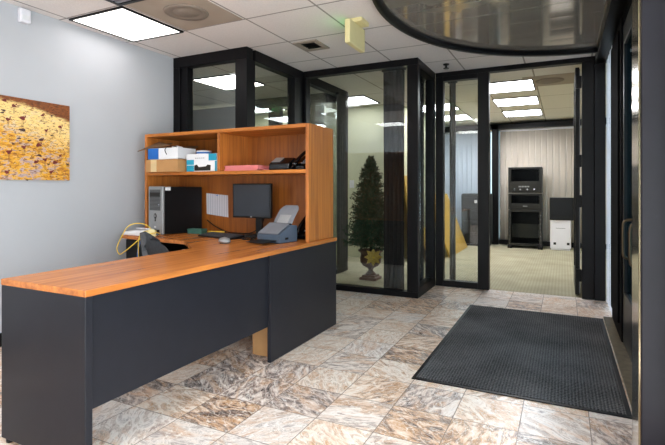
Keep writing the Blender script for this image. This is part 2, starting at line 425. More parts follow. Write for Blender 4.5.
def m_grille():
    m, nt, b = mk('slotted_grille'); v = coords(nt)
    sp = node(nt, 'ShaderNodeSeparateXYZ'); nt.links.new(v, sp.inputs[0])
    f = math_(nt, 'FRACT', math_(nt, 'DIVIDE', sp.outputs[2], .012))
    nt.links.new(ramp(nt, f, [(.4, L4((34, 34, 36))), (.5, L4((92, 92, 94)))]), b.inputs['Base Color'])
    b.inputs['Roughness'].default_value = .4; return m
M_grille = m_grille()
def m_blind(name, c, trans):
    m, nt, b = mk(name); out = nt.nodes['Material Output']
    v = coords(nt, (60, 60, 2)); n = noise(nt, v, 1, 2)
    col = ramp(nt, n, [(.3, L4(c, .95)), (.7, L4(c, 1.03))])
    nt.links.new(col, b.inputs['Base Color']); b.inputs['Roughness'].default_value = .8
    tr = node(nt, 'ShaderNodeBsdfTranslucent'); nt.links.new(col, tr.inputs[0])
    mx = node(nt, 'ShaderNodeMixShader'); mx.inputs[0].default_value = trans
    nt.links.new(b.outputs[0], mx.inputs[1]); nt.links.new(tr.outputs[0], mx.inputs[2]); nt.links.new(mx.outputs[0], out.inputs[0])
    return m
M_blindw = m_blind('pale_blue_white_vane', (212, 216, 226), .34)
M_blindc = m_blind('cream_vane', (218, 206, 194), .15)

# ------------------------------------------------------------------ structure: floors, ceiling, walls
def struct(name, mb, m, bevel=0, **k): return tag(obj(name, mb, m, None, bevel, origin=(0, 0, 0), **k), kind='structure')
CZ = 2.52
XR = .385
struct('floor', MB().prism([(-3.78,-4.1),(.5,-4.1),(.5,5.6),(-1.365,5.6),(-1.365,4.85),(-2.735,4.85),(-2.735,3.75),(-3.78,3.75)], -.1, 0), M_tile)
struct('floor.001', MB().prism([(-6.1,3.75),(-2.735,3.75),(-2.735,4.85),(-1.365,4.85),(-1.365,5.6),(1.3,5.6),(1.3,10.75),(-6.1,10.75)], -.1, 0), M_carpet)
struct('floor.002', B(.5, 14, -8, 5.6, -.14, -.02), pm('pavement', (150, 148, 142), .9, 0, .1, 3))
struct('ceiling', MB().prism([(-3.78,-4.1),(.5,-4.1),(.5,5.6),(-1.365,5.6),(-1.365,4.85),(-2.735,4.85),(-2.735,3.75),(-3.78,3.75)], CZ, CZ+.1), M_ceil)
struct('ceiling.001', MB().prism([(-6.1,3.75),(-2.735,3.75),(-2.735,4.85),(-1.365,4.85),(-1.365,5.6),(1.3,5.6),(1.3,10.75),(-6.1,10.75)], CZ, CZ+.1), M_ceil2)
struct('wall_left', B(-3.80, -3.68, -4.1, 3.70, 0, CZ), M_wall)
struct('baseboard_left', B(-3.68, -3.668, -4.0, 2.8, 0, .1), M_black, .003)
# behind the camera: back wall, window added for fill daylight, glazing on the right
struct('wall_back', MB().box(-3.8,-1.1,-4.2,-4.1,0,CZ).box(.2,.5,-4.2,-4.1,0,CZ), M_wall)
wb = tag(root('added_window', None, None, (-.45, -4.15, 0)), kind='structure')
mb = MB().box(-1.1, .2, -4.2, -4.1, 0, .12).box(-1.1, .2, -4.2, -4.1, 2.40, CZ)
for x in (-1.1, .12): mb.box(x, x+.08, -4.2, -4.1, .12, 2.40)
obj('frame', mb, M_black, wb, .004)
for a, b_ in ((-1.02,.12),): obj('glass_pane', B(a, b_, -4.16, -4.15, .12, 2.40), M_glass, wb)
mb = MB().box(XR, .5, -4.1, 2.05, 0, .12).box(XR, .5, -4.1, 2.05, 2.40, CZ)
for y in (-4.1, -2.55, -1.0, .5, 1.93): mb.box(XR, .5, y, y+.1, .12, 2.40)
wr = tag(root('window_5', None, None, (XR, 0, 0)), kind='structure')
obj('frame', mb, M_black, wr, .004)
for a, b_ in ((-4.0,-2.55),(-2.45,-1.0),(-.9,.5),(.6,1.93)): obj('glass_pane', B(.44, .45, a, b_, .12, 2.40), M_glass, wr)
# office shell
struct('wall_office_left', B(-6.2, -6.1, 3.6, 10.75, 0, CZ), M_cream)
struct('wall_office_front', B(-6.2, -3.68, 3.70, 3.80, 0, CZ), M_greywall)
struct('wall_office_right', B(1.3, 1.4, 5.55, 10.75, 0, CZ), M_cream)
struct('wall_office_front_right', B(.5, 1.4, 5.55, 5.65, 0, CZ), M_cream)
struct('wall_cream', MB().prism([(-6.1,7.25),(-2.36,7.25),(-2.36,10.4),(-2.46,10.4),(-2.46,7.35),(-6.1,7.35)], 0, CZ), M_cream)
struct('wall_glass_office_back', B(-6.1, -4.55, 6.03, 6.13, 0, 2.46), M_greywall)
# window wall at the far end, with vertical blinds in front
ww = tag(root('window_6', None, None, (-.6, 10.55, 0)), kind='structure')
mb = MB().box(-2.46, 1.3, 10.5, 10.6, 2.36, CZ).box(-2.46, 1.3, 10.5, 10.6, 0, .1)
for x in (-2.46, -1.33, .1, 1.2): mb.box(x, x+.11, 10.5, 10.6, .1, 2.36)
obj('frame', mb, M_black, ww)
for a, b_ in ((-2.35,-1.33),(-1.22,.1),(.21,1.2)): obj('glass_pane', B(a, b_, 10.55, 10.56, .1, 2.36), M_glass, ww)
obj('mullion', B(-1.335, -1.205, 10.2, 10.5, 0, 2.46), M_black, ww)
obj('head_trim', B(-2.35, 1.3, 10.2, 10.5, 2.37, 2.46), M_black, ww)
obj('sill', B(-1.2, 1.3, 10.30, 10.5, 0, .09), M_black, ww)

# ------------------------------------------------------------------ black framed glass bays
W1 = tag(root('window_1', None, None, (-3.2, 3.75, 0)), kind='structure')
obj('frame', MB().box(-3.68,-2.735,3.70,3.80,2.41,CZ).box(-3.68,-2.735,3.70,3.80,0,.06).box(-3.68,-3.59,3.70,3.80,.06,2.41).box(-3.59,-3.50,3.715,3.80,.06,2.41).box(-2.875,-2.735,3.70,3.84,0,2.41), M_black, W1, .004)
obj('glass_pane', B(-3.50,-2.875,3.755,3.765,.06,2.41), M_glass, W1)
W2 = tag(root('window_2', None, None, (-2.78, 4.3, 0)), kind='structure')
obj('frame', MB().box(-2.835,-2.735,3.84,4.90,2.41,CZ).box(-2.835,-2.735,3.84,4.90,0,.06).box(-2.835,-2.735,4.60,4.90,.06,2.41), M_black, W2, .004)
obj('glass_pane', B(-2.79,-2.78,3.84,4.60,.06,2.41), M_glass, W2)
W3 = tag(root('window_3', None, None, (-2.05, 4.85, 0)), kind='structure')
obj('frame', MB().box(-2.735,-1.365,4.80,4.90,2.45,CZ).box(-2.735,-1.365,4.80,4.90,0,.06).box(-2.735,-2.70,4.80,4.90,.06,2.45).box(-1.482,-1.365,4.80,4.88,.06,2.45), M_black, W3, .004)
obj('glass_pane', B(-2.70,-1.482,4.845,4.855,.06,2.45), M_glass, W3)
W4 = tag(root('window_4', None, None, (-1.41, 5.2, 0)), kind='structure')
obj('frame', MB().box(-1.465,-1.365,4.88,5.55,2.43,CZ).box(-1.465,-1.365,4.88,5.55,0,.10).box(-1.465,-1.365,5.47,5.55,.10,2.43).box(-1.465,-1.38,4.88,4.93,.10,2.43), M_black, W4, .004)
obj('glass_pane', B(-1.42,-1.41,4.93,5.47,.10,2.43), M_glass, W4)
# partition of the glass office, running back and across
W7 = tag(root('window_7', None, None, (-2.79, 5.5, 0)), kind='structure')
obj('frame', MB().box(-2.84,-2.74,4.90,6.08,2.42,CZ).box(-2.84,-2.74,5.98,6.08,0,2.42).box(-2.84,-2.74,4.90,5.98,0,.06), M_black, W7, .004)
obj('glass_pane', B(-2.795,-2.785,4.90,5.98,.06,2.42), M_glass, W7)
W8 = tag(root('window_8', None, None, (-3.7, 6.03, 0)), kind='structure')
mb = MB().box(-4.55,-2.84,5.98,6.08,2.38,CZ).box(-4.55,-2.84,5.98,6.08,0,.06)
for a, b_ in ((-4.55,-4.47),(-4.02,-3.82),(-3.30,-3.12)): mb.box(a, b_, 5.98, 6.08, .06, 2.38)
obj('frame', mb, M_black, W8, .004)
for a, b_ in ((-4.47,-4.02),(-3.82,-3.30),(-3.12,-2.84)): obj('glass_pane', B(a, b_, 6.025, 6.035, .06, 2.38), M_glass, W8)
# office door wall with sidelight, the leaf stands open into the office
D1 = tag(root('door_1', None, None, (-.32, 5.6, 0)), kind='structure')
obj('frame', MB().box(-1.365,.385,5.55,5.65,2.47,CZ).box(-1.365,-1.275,5.55,5.65,0,2.47).box(-1.275,-.88,5.55,5.65,2.415,2.47).box(-1.275,-.88,5.55,5.65,0,.07)
    .box(-.88,-.757,5.55,5.65,0,2.47).box(.172,.285,5.55,5.67,0,2.47).box(.285,.385,5.53,5.67,0,2.47), M_black, D1, .004)
obj('glass_pane', B(-1.275,-.88,5.595,5.605,.07,2.415), M_glass, D1)
leaf = obj('door_leaf', MB().box(.112,.152,5.69,5.79,.01,2.45).box(.112,.152,6.42,6.52,.01,2.45).box(.112,.152,5.79,6.42,2.33,2.45).box(.112,.152,5.79,6.42,.01,.22), M_black, D1, .003)
obj('glass_pane', B(.128,.136,5.79,6.42,.22,2.33), M_glass, leaf)
obj('edge_strip', B(.150,.160,5.672,5.688,.03,2.43), M_grey, leaf)
for z in (.16, .95, 1.38, 2.22): obj('hinge', B(.118,.172,5.655,5.688,z,z+.13), M_black, leaf, .003)
# white return wall and the black entrance on the right
WS = tag(root('window_10', None, None, (XR, 5.18, 0)), kind='structure')
mb = MB()
for i in range(8): mb.box(XR+.002+.006*(i % 2), XR+.006+.006*(i % 2), 4.835+i*.088, 4.835+(i+1)*.088, .02, 2.43)
obj('white_blind', mb, m_blind('white_sheer_vane', (246, 243, 248), .75), WS)
obj('glass_pane', B(.45, .46, 4.83, 5.55, 0, CZ), M_glass, WS)
struct('trim_1', MB().box(.29,.5,2.26,5.55,2.43,CZ), M_black, .004)
D2 = tag(root('door_2', None, None, (XR, 3.6, 0)), kind='structure')
obj('frame', MB().box(XR,.5,4.08,4.83,0,2.43).box(XR+.01,.5,2.26,4.08,2.36,2.43).box(.372,XR,4.20,4.79,.12,2.36), pm('matt_black_cladding', (12, 11, 13), .85, 0, .1, 8, 0, .04), D2, .004)
for k, (y0, y1) in enumerate(((3.205, 4.075), (2.30, 3.195))):
    lf = obj('door_leaf', MB().box(.395,.44,y0,y0+.07,.02,2.35).box(.395,.44,y1-.07,y1,.02,2.35).box(.395,.44,y0+.07,y1-.07,2.20,2.35).box(.395,.44,y0+.07,y1-.07,.02,.39), M_black, D2, .003)
    obj('glass_pane', B(.413,.421,y0+.07,y1-.07,.39,2.20), M_glass_dark, lf)
    yh = (3.37, 3.03)[k]
    obj('door_handle', MB().tube([(.40,yh,.72),(.345,yh,.725),(.328,yh,.75),(.326,yh,.84),(.328,yh,.93),(.345,yh,.955),(.40,yh,.96)], .009, 10), pm('dark_bronze', (92, 78, 62), .3, 1, .06, 12), lf, label='bronze pull handle')
    obj('handle_plate', B(.388,.397,yh-.03,yh+.03,.69,.99), M_plastic, lf, .002)
struct('trim_2', B(.318,.40,2.26,4.83,0,.012), pm('worn_brass_threshold', (98, 86, 62), .5, .5, .3, 25, .2), .003)
struct('pillar', MB().box(.258,.52,2.068,2.262,0,CZ), M_plum, .004).name = 'trim_3'
struct('trim_4', B(.250,.2585,2.074,2.258,0,CZ), M_bronze, .002)

# ------------------------------------------------------------------ half round mirrored ceiling
SC = root('mirrored_ceiling_panel', 'half round mirrored ceiling panel with a black rim above the entrance mat', 'ceiling panel', (-.4, 3.52, 2.46))
cx, cy, rr = .29, 3.47, 1.53
def arc(r, n=72): return [(cx+r*1.0*math.cos(t), cy+r*1.13*math.sin(t)) for t in [math.pi/2+math.pi*i/n for i in range(n+1)]]
A_, I_ = arc(rr), arc(rr-.055)
mb = MB()
va = [[mb.bm.verts.new((x, y, z)) for x, y in L_] for L_, z in ((A_, 2.519), (A_, 2.46), (I_, 2.46), (I_, 2.519))]
for a, b_ in zip(va, va[1:]+va[:1]):
    for i in range(len(a)-1): mb._f([a[i], a[i+1], b_[i+1], b_[i]], True)
mb._f([v[0] for v in va]); mb._f([v[-1] for v in va][::-1])
obj('rim', mb, M_black, SC)
obj('mirror_panel', MB().prism(I_, 2.505, 2.518), M_mirror, SC)

# ------------------------------------------------------------------ ceiling lights
def light(x0, x1, y0, y1, e, tint, label, group=None):
    r = root('ceiling_light', label, 'ceiling light', ((x0+x1)/2, (y0+y1)/2, CZ-.014), 0, group)
    f = .016
    obj('frame', MB().box(x0-f,x1+f,y0-f,y0,CZ-.014,CZ).box(x0-f,x1+f,y1,y1+f,CZ-.014,CZ).box(x0-f,x0,y0,y1,CZ-.014,CZ).box(x1,x1+f,y0,y1,CZ-.014,CZ), M_plastic, r)
    key = 'light_diffuser_%g_%s' % (e, tint)
    m = bpy.data.materials.get(key) or emis(key, tint, e)
    obj('diffuser', B(x0, x1, y0, y1, CZ-.008, CZ-.001), m, r)
    return r
LW = (255, 250, 244); LG = (247, 249, 253)
light(-3.565, -2.985, 2.485, 3.09, LOBBY_E, LW, 'square ceiling light panel near the grey left wall, above the desk')
for x, y in ((-3.275, .2), (-1.34, .86), (-1.34, -1.74), (-3.275, -2.4), (-.06, .86), (-1.34, 1.51), (-.06, -1.09), (-2.0, -.44)):  # panels added out of view to fill the lobby with light
    light(x-.29, x+.29, y-.30, y+.30, LOBBY_FILL_E, LW, 'added square lobby ceiling light panel with black edge, unseen behind the viewer', 'added lobby ceiling lights behind the viewer')
light(-4.175, -3.53, 4.52, 5.17, GLASSROOM_E, LW, 'square ceiling light panel inside the glass office behind the bookcase hutch')
OL = [(-.97, 6.37, 'nearest ceiling light panel seen through the open office doorway'), (-.97, 7.57, 'middle ceiling light panel of the three seen through the open office doorway'),
      (-.97, 8.82, 'farthest ceiling light panel of the three seen through the open office doorway'),
      (-2.22, 7.57, 'nearer ceiling light panel seen through the narrow sidelight pane'), (-2.22, 8.84, 'farther ceiling light panel seen through the narrow sidelight pane'),
      (-3.25, 6.40, 'ceiling light panel close to the cream wall, seen above the christmas tree')]
for x, y, l in OL: light(x, x+.61, y, y+.66, OFFICE_E if x > -3 else OFFICE_E*.4, LG, l, 'office ceiling lights')
light(-4.9, -4.3, 6.35, 6.95, OFFICE_E, LG, 'ceiling light panel in the passage behind the glass office')

# square supply vent with a dark mouth
V = root('air_vent', 'small square beige ceiling vent with a dark square mouth', 'air vent', (-2.16, 3.93, CZ-.012))
vx0, vx1, vy0, vy1 = -2.285, -2.035, 3.80, 4.09
mb = MB()
for k, (d, z) in enumerate(((0, CZ-.006), (.035, CZ-.012))):
    pass
mb.box(vx0,vx1,vy0,vy0+.05,CZ-.012,CZ).box(vx0,vx1,vy1-.05,vy1,CZ-.012,CZ).box(vx0,vx0+.05,vy0+.05,vy1-.05,CZ-.012,CZ).box(vx1-.05,vx1,vy0+.05,vy1-.05,CZ-.012,CZ)
obj('vent_frame', mb, pm('beige_vent_metal', (160, 148, 136), .5), V, .003)
obj('vent_mouth', B(vx0+.05,vx1-.05,vy0+.05,vy1-.05,CZ-.004,CZ), M_black, V)
mb = MB()
for i in range(4):
    y = vy0+.07+i*.047; mb.hexa([(vx0+.05,y,CZ-.012),(vx1-.05,y,CZ-.012),(vx1-.05,y+.004,CZ-.012),(vx0+.05,y+.004,CZ-.012),(vx0+.05,y+.02,CZ-.002),(vx1-.05,y+.02,CZ-.002),(vx1-.05,y+.024,CZ-.002),(vx0+.05,y+.024,CZ-.002)])
obj('louver', mb, M_rack, V)
M_dusty = pm('dusty_beige_diffuser', (168, 154, 140), .7, 0, .05, 4)
def round_diff(x, y, label):
    r = root('air_diffuser', label, 'air diffuser', (x, y, CZ-.02))
    obj('plate', B(x-.30, x+.30, y-.31, y+.31, CZ-.005, CZ), M_dusty, r)
    mb = MB().lathe([(.17, -.005), (.165, -.011), (.12, -.014), (.105, -.008), (.095, -.008), (.08, -.016), (.03, -.02), (.001, -.02)], (x, y, CZ), 32)
    obj('ring_cone', mb, pm('dusty_diffuser_cone', (134, 121, 110), .7, 0, .06, 8), r)
round_diff(-2.625, 2.775, 'square beige ceiling diffuser with a dusty round cone beside the bright light panel')
round_diff(-.16, 6.55, 'dusty round diffuser in the office ceiling seen at the top of the doorway')
V2 = root('return_vent', 'black edged slotted ceiling vent cut off by the top edge of the picture', 'air vent', (-2.67, 2.14, CZ-.012))
obj('vent_frame', MB().box(-2.97,-2.37,1.84,1.87,CZ-.012,CZ).box(-2.97,-2.37,2.42,2.45,CZ-.012,CZ).box(-2.97,-2.94,1.87,2.42,CZ-.012,CZ).box(-2.40,-2.37,1.87,2.42,CZ-.012,CZ), M_plastic, V2)
mb = MB()
for i in range(12): mb.box(-2.94,-2.40,1.885+i*.045,1.915+i*.045,CZ-.010,CZ-.002)
obj('slats', mb, M_grey, V2)

# exit sign and sprinkler
X_ = root('exit_sign', 'pale yellow exit sign box hanging from the ceiling', 'exit sign', (-1.51, 3.52, 2.29))
obj('housing', B(-1.545, -1.50, 3.36, 3.68, 2.295, 2.485), M_ivory, X_, .008)
obj('canopy', B(-1.56, -1.44, 3.46, 3.62, 2.485, CZ), M_ivory, X_, .006)
obj('lit_face', B(-1.549, -1.545, 3.40, 3.64, 2.33, 2.45), emis('green_sign_light', (90, 240, 120), 1.6), X_, label='green lit face')
SPR = root('sprinkler_head', 'small dark sprinkler head under the ceiling near the office sidelight', 'sprinkler', (-1.16, 5.20, 2.45))
obj('escutcheon', MB().lathe([(.001, 0), (.035, 0), (.03, -.012), (.001, -.012)], (-1.16, 5.20, CZ), 20), M_rack, SPR)
obj('body', MB().cyl((-1.16,5.20,2.508),(-1.16,5.20,2.475),.011).cyl((-1.16,5.20,2.475),(-1.16,5.20,2.468),.03,.03), M_rack, SPR)

# motion sensor on the left wall
MS = root('motion_sensor', 'small white motion sensor box high on the left wall', 'sensor', (-3.66, 2.165, 2.40))
obj('body', B(-3.68, -3.635, 2.125, 2.205, 2.40, 2.505), M_white, MS, .01)
obj('lens', B(-3.636, -3.630, 2.137, 2.193, 2.42, 2.455), M_paper, MS, .003)

# painting
P_ = root('painting', 'gold and brown painting of red birds in a golden marsh on the left wall', 'painting', (-3.66, 1.93, 1.21))
mb = MB().box(-3.679, -3.655, 1.35, 2.527, 1.216, 1.829)
THc, THs = math.cos(R(26.152)), math.sin(R(26.152))
def onwall(px, py, X=-3.6545):
    u, v = px/4.45, 90+py/4.45; r = (u-332.5)/470.57
    dx, dy = THc*r-THs, THs*r+THc; t = X/dx
    return dy*t, 1.15+(188.56-v)/470.57*t
def blob(y, z, ry, rz, mi, n=9, tilt=0, k=0):
    X = -3.6545+k*.0002; mb.mi = mi
    vs = []
    for i in range(n):
        a = 2*math.pi*i/n; q = 1+.22*math.sin(3*a+y*40)
        yy, zz = ry*q*math.cos(a), rz*q*math.sin(a)
        vs.append(mb.bm.verts.new((X, y+yy*math.cos(tilt)-zz*math.sin(tilt), z+yy*math.sin(tilt)+zz*math.cos(tilt))))
    mb._f(vs)
birds = [(35,130,1),(100,125,1.3),(190,112,.8),(268,165,1),(205,180,.8),(183,222,1),(172,245,1.3),(105,255,1),(40,275,1.2),(200,310,1),(268,293,.7),(160,320,1),(245,322,1.2),(30,365,1),(228,365,1),(62,70,1),(20,45,1)]
for px, py, s_ in birds:
    y, z = onwall(px, py)
    blob(y, z, .017*s_, .0115*s_, 1, tilt=.3*math.sin(px))
    if py > 60:
        mb.mi = 2
        for d in (-.004, .005): mb.quad((-3.6544, y+d-.0012, z-.06*s_), (-3.6544, y+d+.0012, z-.06*s_), (-3.6544, y+d+.001, z-.008), (-3.6544, y+d-.001, z-.008))
        blob(y+.016*s_, z+.012*s_, .006, .006, 1, k=1)
for px, py, s_ in ((100,178,1.4),(183,220,1),(230,202,.7),(175,291,1),(300,330,.8),(85,215,.8),(130,225,.8),(60,240,.7),(215,330,.7),(120,400,.7),(10,100,.8),(230,115,.6),(15,90,.9)):
    y, z = onwall(px, py); blob(y, z, .019*s_, .008*s_, 2, tilt=.2*math.cos(py), k=2)
# smaller birds over the part beyond the picture's edge
for i in range(14):
    blob(1.40+random.random()*.55, 1.26+random.random()*.42, .014, .010, 1 if i % 3 else 2, k=1)
obj('canvas', mb, [M_paint, M_birdred, M_birddark], P_)

# ------------------------------------------------------------------ reception desk
DK = root('reception_desk', 'reception desk with a cherry wood top and charcoal panels', 'desk', (-2.02, 2.3, 0))
top = [(-2.298,1.256),(-1.722,1.256),(-1.705,3.56),(-3.50,3.56),(-3.50,2.90),(-2.66,2.79),(-2.295,2.49)]
obj('worktop', MB().prism(top, .712, .74), M_top, DK, .003)
obj('end_panel', B(-2.297, -1.725, 1.258, 1.293, .018, .712), M_darkpanel, DK, .003)
obj('modesty_panel', B(-1.775, -1.752, 1.293, 2.605, .235, .712), M_darkpanel, DK, .002)
obj('front_panel', B(-1.757, -1.732, 2.60, 3.60, .0, .712), M_darkpanel, DK, .003)
obj('support_panel', MB().box(-1.94,-1.80,2.69,2.71,0,.60).box(-1.94,-1.925,2.71,3.30,0,.60), pm('raw_tan_board', (176, 130, 84), .6, 0, .1, 8), DK, .002, label='tan support board')
obj('back_panel', B(-3.48, -1.76, 3.50, 3.52, .10, .712), M_darkpanel, DK)
for y, x in ((1.34, -2.26), (1.34, -1.76)): obj('foot', MB().cyl((x,1.276,0),(x,1.276,.02),.016), M_plastic, DK)
PD = root('drawer_pedestal', 'black drawer pedestal under the desk beside the left wall', 'drawer unit', (-3.29, 3.18, 0))
obj('body', B(-3.48, -3.10, 2.945, 3.46, .02, .708), M_plastic, PD, .004)
for z0, z1 in ((.04, .30), (.31, .50), (.51, .70)):
    d = obj('drawer', B(-3.47, -3.11, 2.927, 2.945, z0, z1), M_plastic, PD, .003)
    obj('drawer_handle', B(-3.35, -3.23, 2.913, 2.927, z1-.045, z1-.03), M_rack, d, .002)
obj('base', B(-3.46, -3.12, 2.96, 3.44, 0, .02), M_rack, PD)

# hutch
HU = root('desk_hutch', 'cherry wood shelf hutch standing on the back of the desk', 'hutch', (-2.61, 3.35, .74))
HB, HF = 3.545, 3.14
obj('side_panel', B(-1.772, -1.744, HF, HB+.02, .741, 1.65), M_wood, HU, .0015)
obj('side_panel', B(-3.475, -3.447, HF, HB+.02, .741, 1.65), M_wood, HU, .0015)
obj('top_panel', B(-3.447, -1.772, HF, HB+.02, 1.622, 1.65), M_woodx, HU, .0015)
obj('shelf', B(-3.447, -1.772, HF+.005, HB, 1.270, 1.298), M_woodx, HU, .0015)
obj('divider', B(-2.635, -2.609, HF+.01, HB, 1.298, 1.622), M_wood, HU, .0015)
obj('back_panel', B(-3.447, -1.772, HB, HB+.015, .741, 1.622), wood('cherry_back_board', (118, 62, 18), (164, 94, 32), 2, .45), HU)

# ------------------------------------------------------------------ things on the hutch shelf
SZ = 1.298
cb_ = root('cardboard_box', 'flat brown cardboard box with a tape strip on the hutch shelf', 'box', (-3.25, 3.33, SZ))
obj('carton', B(-3.425, -3.035, 3.105, 3.42, SZ+.001, SZ+.112), M_card, cb_, .003)
obj('tape', MB().box(-3.36,-3.29,3.103,3.105,SZ+.002,SZ+.112).box(-3.36,-3.29,3.105,3.40,SZ+.1115,SZ+.1135), M_tape, cb_, label='pale packing tape')
z0 = SZ+.114
ob = root('open_box', 'open white and blue carton with raised brown flaps on top of the cardboard box', 'box', (-3.26, 3.31, z0))
obj('carton', MB().box(-3.43,-3.07,3.20,3.204,z0,z0+.10).box(-3.43,-3.07,3.42,3.424,z0,z0+.10).box(-3.43,-3.426,3.204,3.42,z0,z0+.10).box(-3.074,-3.07,3.204,3.42,z0,z0+.10).box(-3.43,-3.07,3.204,3.42,z0,z0+.004), M_paper, ob)
obj('blue_end', MB().box(-3.431,-3.30,3.1985,3.1998,z0+.001,z0+.099).box(-3.4316,-3.4302,3.2,3.42,z0+.001,z0+.099), M_blue, ob, label='blue printed end')
obj('flap', MB().hexa([(-3.44,3.19,z0+.100),(-3.43,3.196,z0+.103),(-3.35,3.42,z0+.165),(-3.36,3.42,z0+.160),(-3.442,3.19,z0+.106),(-3.432,3.196,z0+.109),(-3.352,3.42,z0+.171),(-3.362,3.42,z0+.166)])
    .hexa([(-3.515,3.155,z0+.072),(-3.40,3.202,z0+.102),(-3.17,3.205,z0+.120),(-3.40,3.30,z0+.165),(-3.515,3.155,z0+.078),(-3.40,3.202,z0+.108),(-3.17,3.205,z0+.126),(-3.40,3.30,z0+.171)]), M_cardin, ob, label='brown cardboard flap')
obj('flap', MB().hexa([(-3.30,3.42,z0+.10),(-3.07,3.42,z0+.10),(-3.08,3.47,z0+.13),(-3.31,3.47,z0+.13),(-3.30,3.424,z0+.10),(-3.07,3.424,z0+.10),(-3.08,3.474,z0+.135),(-3.31,3.474,z0+.135)]), M_cardin, ob)
cp = obj('crumpled_paper', MB().ball((-3.17,3.30,z0+.095),.05,(1.3,1,.55)), M_paper, ob, label='white packing paper')
for v in cp.data.vertices: v.co += Vector((random.uniform(-.008,.008), random.uniform(-.008,.008), random.uniform(-.006,.006)))
obj('cord', MB().tube([(-3.20,3.197,z0+.04),(-3.215,3.192,z0+.08),(-3.19,3.196,z0+.108),(-3.14,3.205,z0+.113),(-3.10,3.22,z0+.106)], .003), M_plastic, ob, label='thin black cord')

ob.location.x += .022; ob.location.y -= .082; ob.location.z += .002
hb = root('headset_box', 'white and teal product carton with a black picture on the hutch shelf', 'box', (-2.85, 3.28, SZ))
bx0, bx1, by0 = -3.005, -2.665, 3.18
obj('carton', B(bx0, bx1, by0, 3.40, SZ+.001, SZ+.155), M_paper, hb, .002)
for bb in ((bx0+.001,bx0+.085,by0-.001,by0,SZ+.002,SZ+.056), (bx0+.001,bx0+.085,by0-.001,by0,SZ+.061,SZ+.105), (bx1-.09,bx1-.001,by0-.001,by0,SZ+.095,SZ+.154), (bx1-.02,bx1-.001,by0-.001,by0,SZ+.002,SZ+.09)):
    obj('teal_print', B(*bb), M_teal, hb, label='teal printed patch')
mb = MB().prism([(bx0+.09,SZ+.008),(bx1-.07,SZ+.008),(bx1-.065,SZ+.055),(bx1-.10,SZ+.06),(bx1-.12,SZ+.045),(bx0+.14,SZ+.04),(bx0+.12,SZ+.062),(bx0+.09,SZ+.055)], by0-.0016, by0-.0004, 'y')
obj('device_picture', mb, M_rack, hb, label='dark printed device picture')
mb = MB()
for i in range(5): mb.box(bx0+.10+i*.022, bx0+.114+i*.022, by0-.0012, by0, SZ+.115, SZ+.121)
obj('print_line', mb, M_grey, hb, label='small grey print')
tr = root('tape_roll', 'roll of white tape with a blue core lying on the teal carton', 'tape roll', (-2.91, 3.30, SZ+.156))
obj('roll', MB().lathe([(.03,0),(.068,0),(.068,.034),(.03,.034),(.03,0)], (-2.91,3.30,SZ+.157), 28), M_paper, tr)
obj('band', MB().lathe([(.0685,.007),(.0695,.008),(.0695,.02),(.0685,.021)], (-2.91,3.30,SZ+.157), 28), M_blue, tr, label='blue band')
pk = root('pink_paper_stack', 'stack of pink paper lying on the right half of the hutch shelf', 'paper', (-2.41, 3.31, SZ))
mb = MB()
for i in range(5):
    a, d = random.uniform(-.008,.008), random.uniform(-.005,.005)
    mb.box(-2.595+a, -2.255+a, 3.20+d, 3.44+d, SZ+.001+i*.009, SZ+.009+i*.009)
obj('sheets', mb, M_pink, pk)
mb = MB().hexa([(-2.36,3.19,SZ+.046),(-2.20,3.24,SZ+.001),(-2.20,3.43,SZ+.001),(-2.36,3.43,SZ+.046),(-2.36,3.19,SZ+.049),(-2.195,3.24,SZ+.004),(-2.195,3.43,SZ+.004),(-2.36,3.43,SZ+.049)])
obj('loose_sheet', mb, M_pink, pk)

def rbox(mb, pts): return mb.hexa(pts)
def phone(name, label, loc, rz, group=None):
    r = root(name, label, 'telephone', loc, rz, group)
    mb = MB().prism([(-.10,0),(.10,0),(.10,.15),(.06,.155),(-.10,.035)], -.085, .095, 'x')
    obj('base', mb, M_plastic_s, r, .008, True)
    kp = MB()
    for i in range(3):
        for j in range(4):
            y = -.065+j*.026; z = .032+(y+.10)*.75
            kp.box(.012+i*.026, .030+i*.026, y, y+.016, z+.006, z+.016)
    obj('keypad', kp, M_grey, r, .002, True)
    sc_ = MB().hexa([(.005,.03,.128),(.085,.03,.128),(.085,.058,.150),(.005,.058,.150),(.005,.03,.138),(.085,.03,.138),(.085,.058,.158),(.005,.058,.158)])
    obj('display', sc_, M_slate, r, .001, True)
    h = MB().tube([(-.047,-.095,.062),(-.047,-.06,.105),(-.047,0,.155),(-.047,.05,.188),(-.047,.085,.185)], .018, 12)
    h.ball((-.047,-.092,.062), .030, (1,1.1,.8)).ball((-.047,.082,.182), .030, (1,1.1,.8))
    obj('handset', h, M_plastic_s, r, 0, True)
    c = MB().tube([(-.047,-.11,.045),(-.075,-.13,.012),(-.10,-.08,.008),(-.11,0,.008),(-.095,.06,.02)], .004)
    obj('cord', c, M_plastic, r, 0, True)
    return r
phone('desk_phone', 'black desk telephone at the right end of the hutch shelf', (-1.868, 3.30, SZ+.001), R(-20)).scale = (.78, .78, .78)
gd = root('label_printer', 'low glossy black machine left of the telephone on the hutch shelf', 'office machine', (-2.08, 3.32, SZ+.001))
obj('body', MB().prism([(3.21,SZ+.001),(3.45,SZ+.001),(3.45,SZ+.10),(3.31,SZ+.105),(3.215,SZ+.055)], -2.16, -1.965, 'x'), M_plastic_s, gd, .012)
obj('cover', MB().hexa([(-2.14,3.225,SZ+.066),(-2.06,3.225,SZ+.066),(-2.06,3.300,SZ+.104),(-2.14,3.300,SZ+.104),(-2.14,3.225,SZ+.070),(-2.06,3.225,SZ+.070),(-2.06,3.300,SZ+.108),(-2.14,3.300,SZ+.108)]), M_silver, gd, .002, label='silver strip cover')

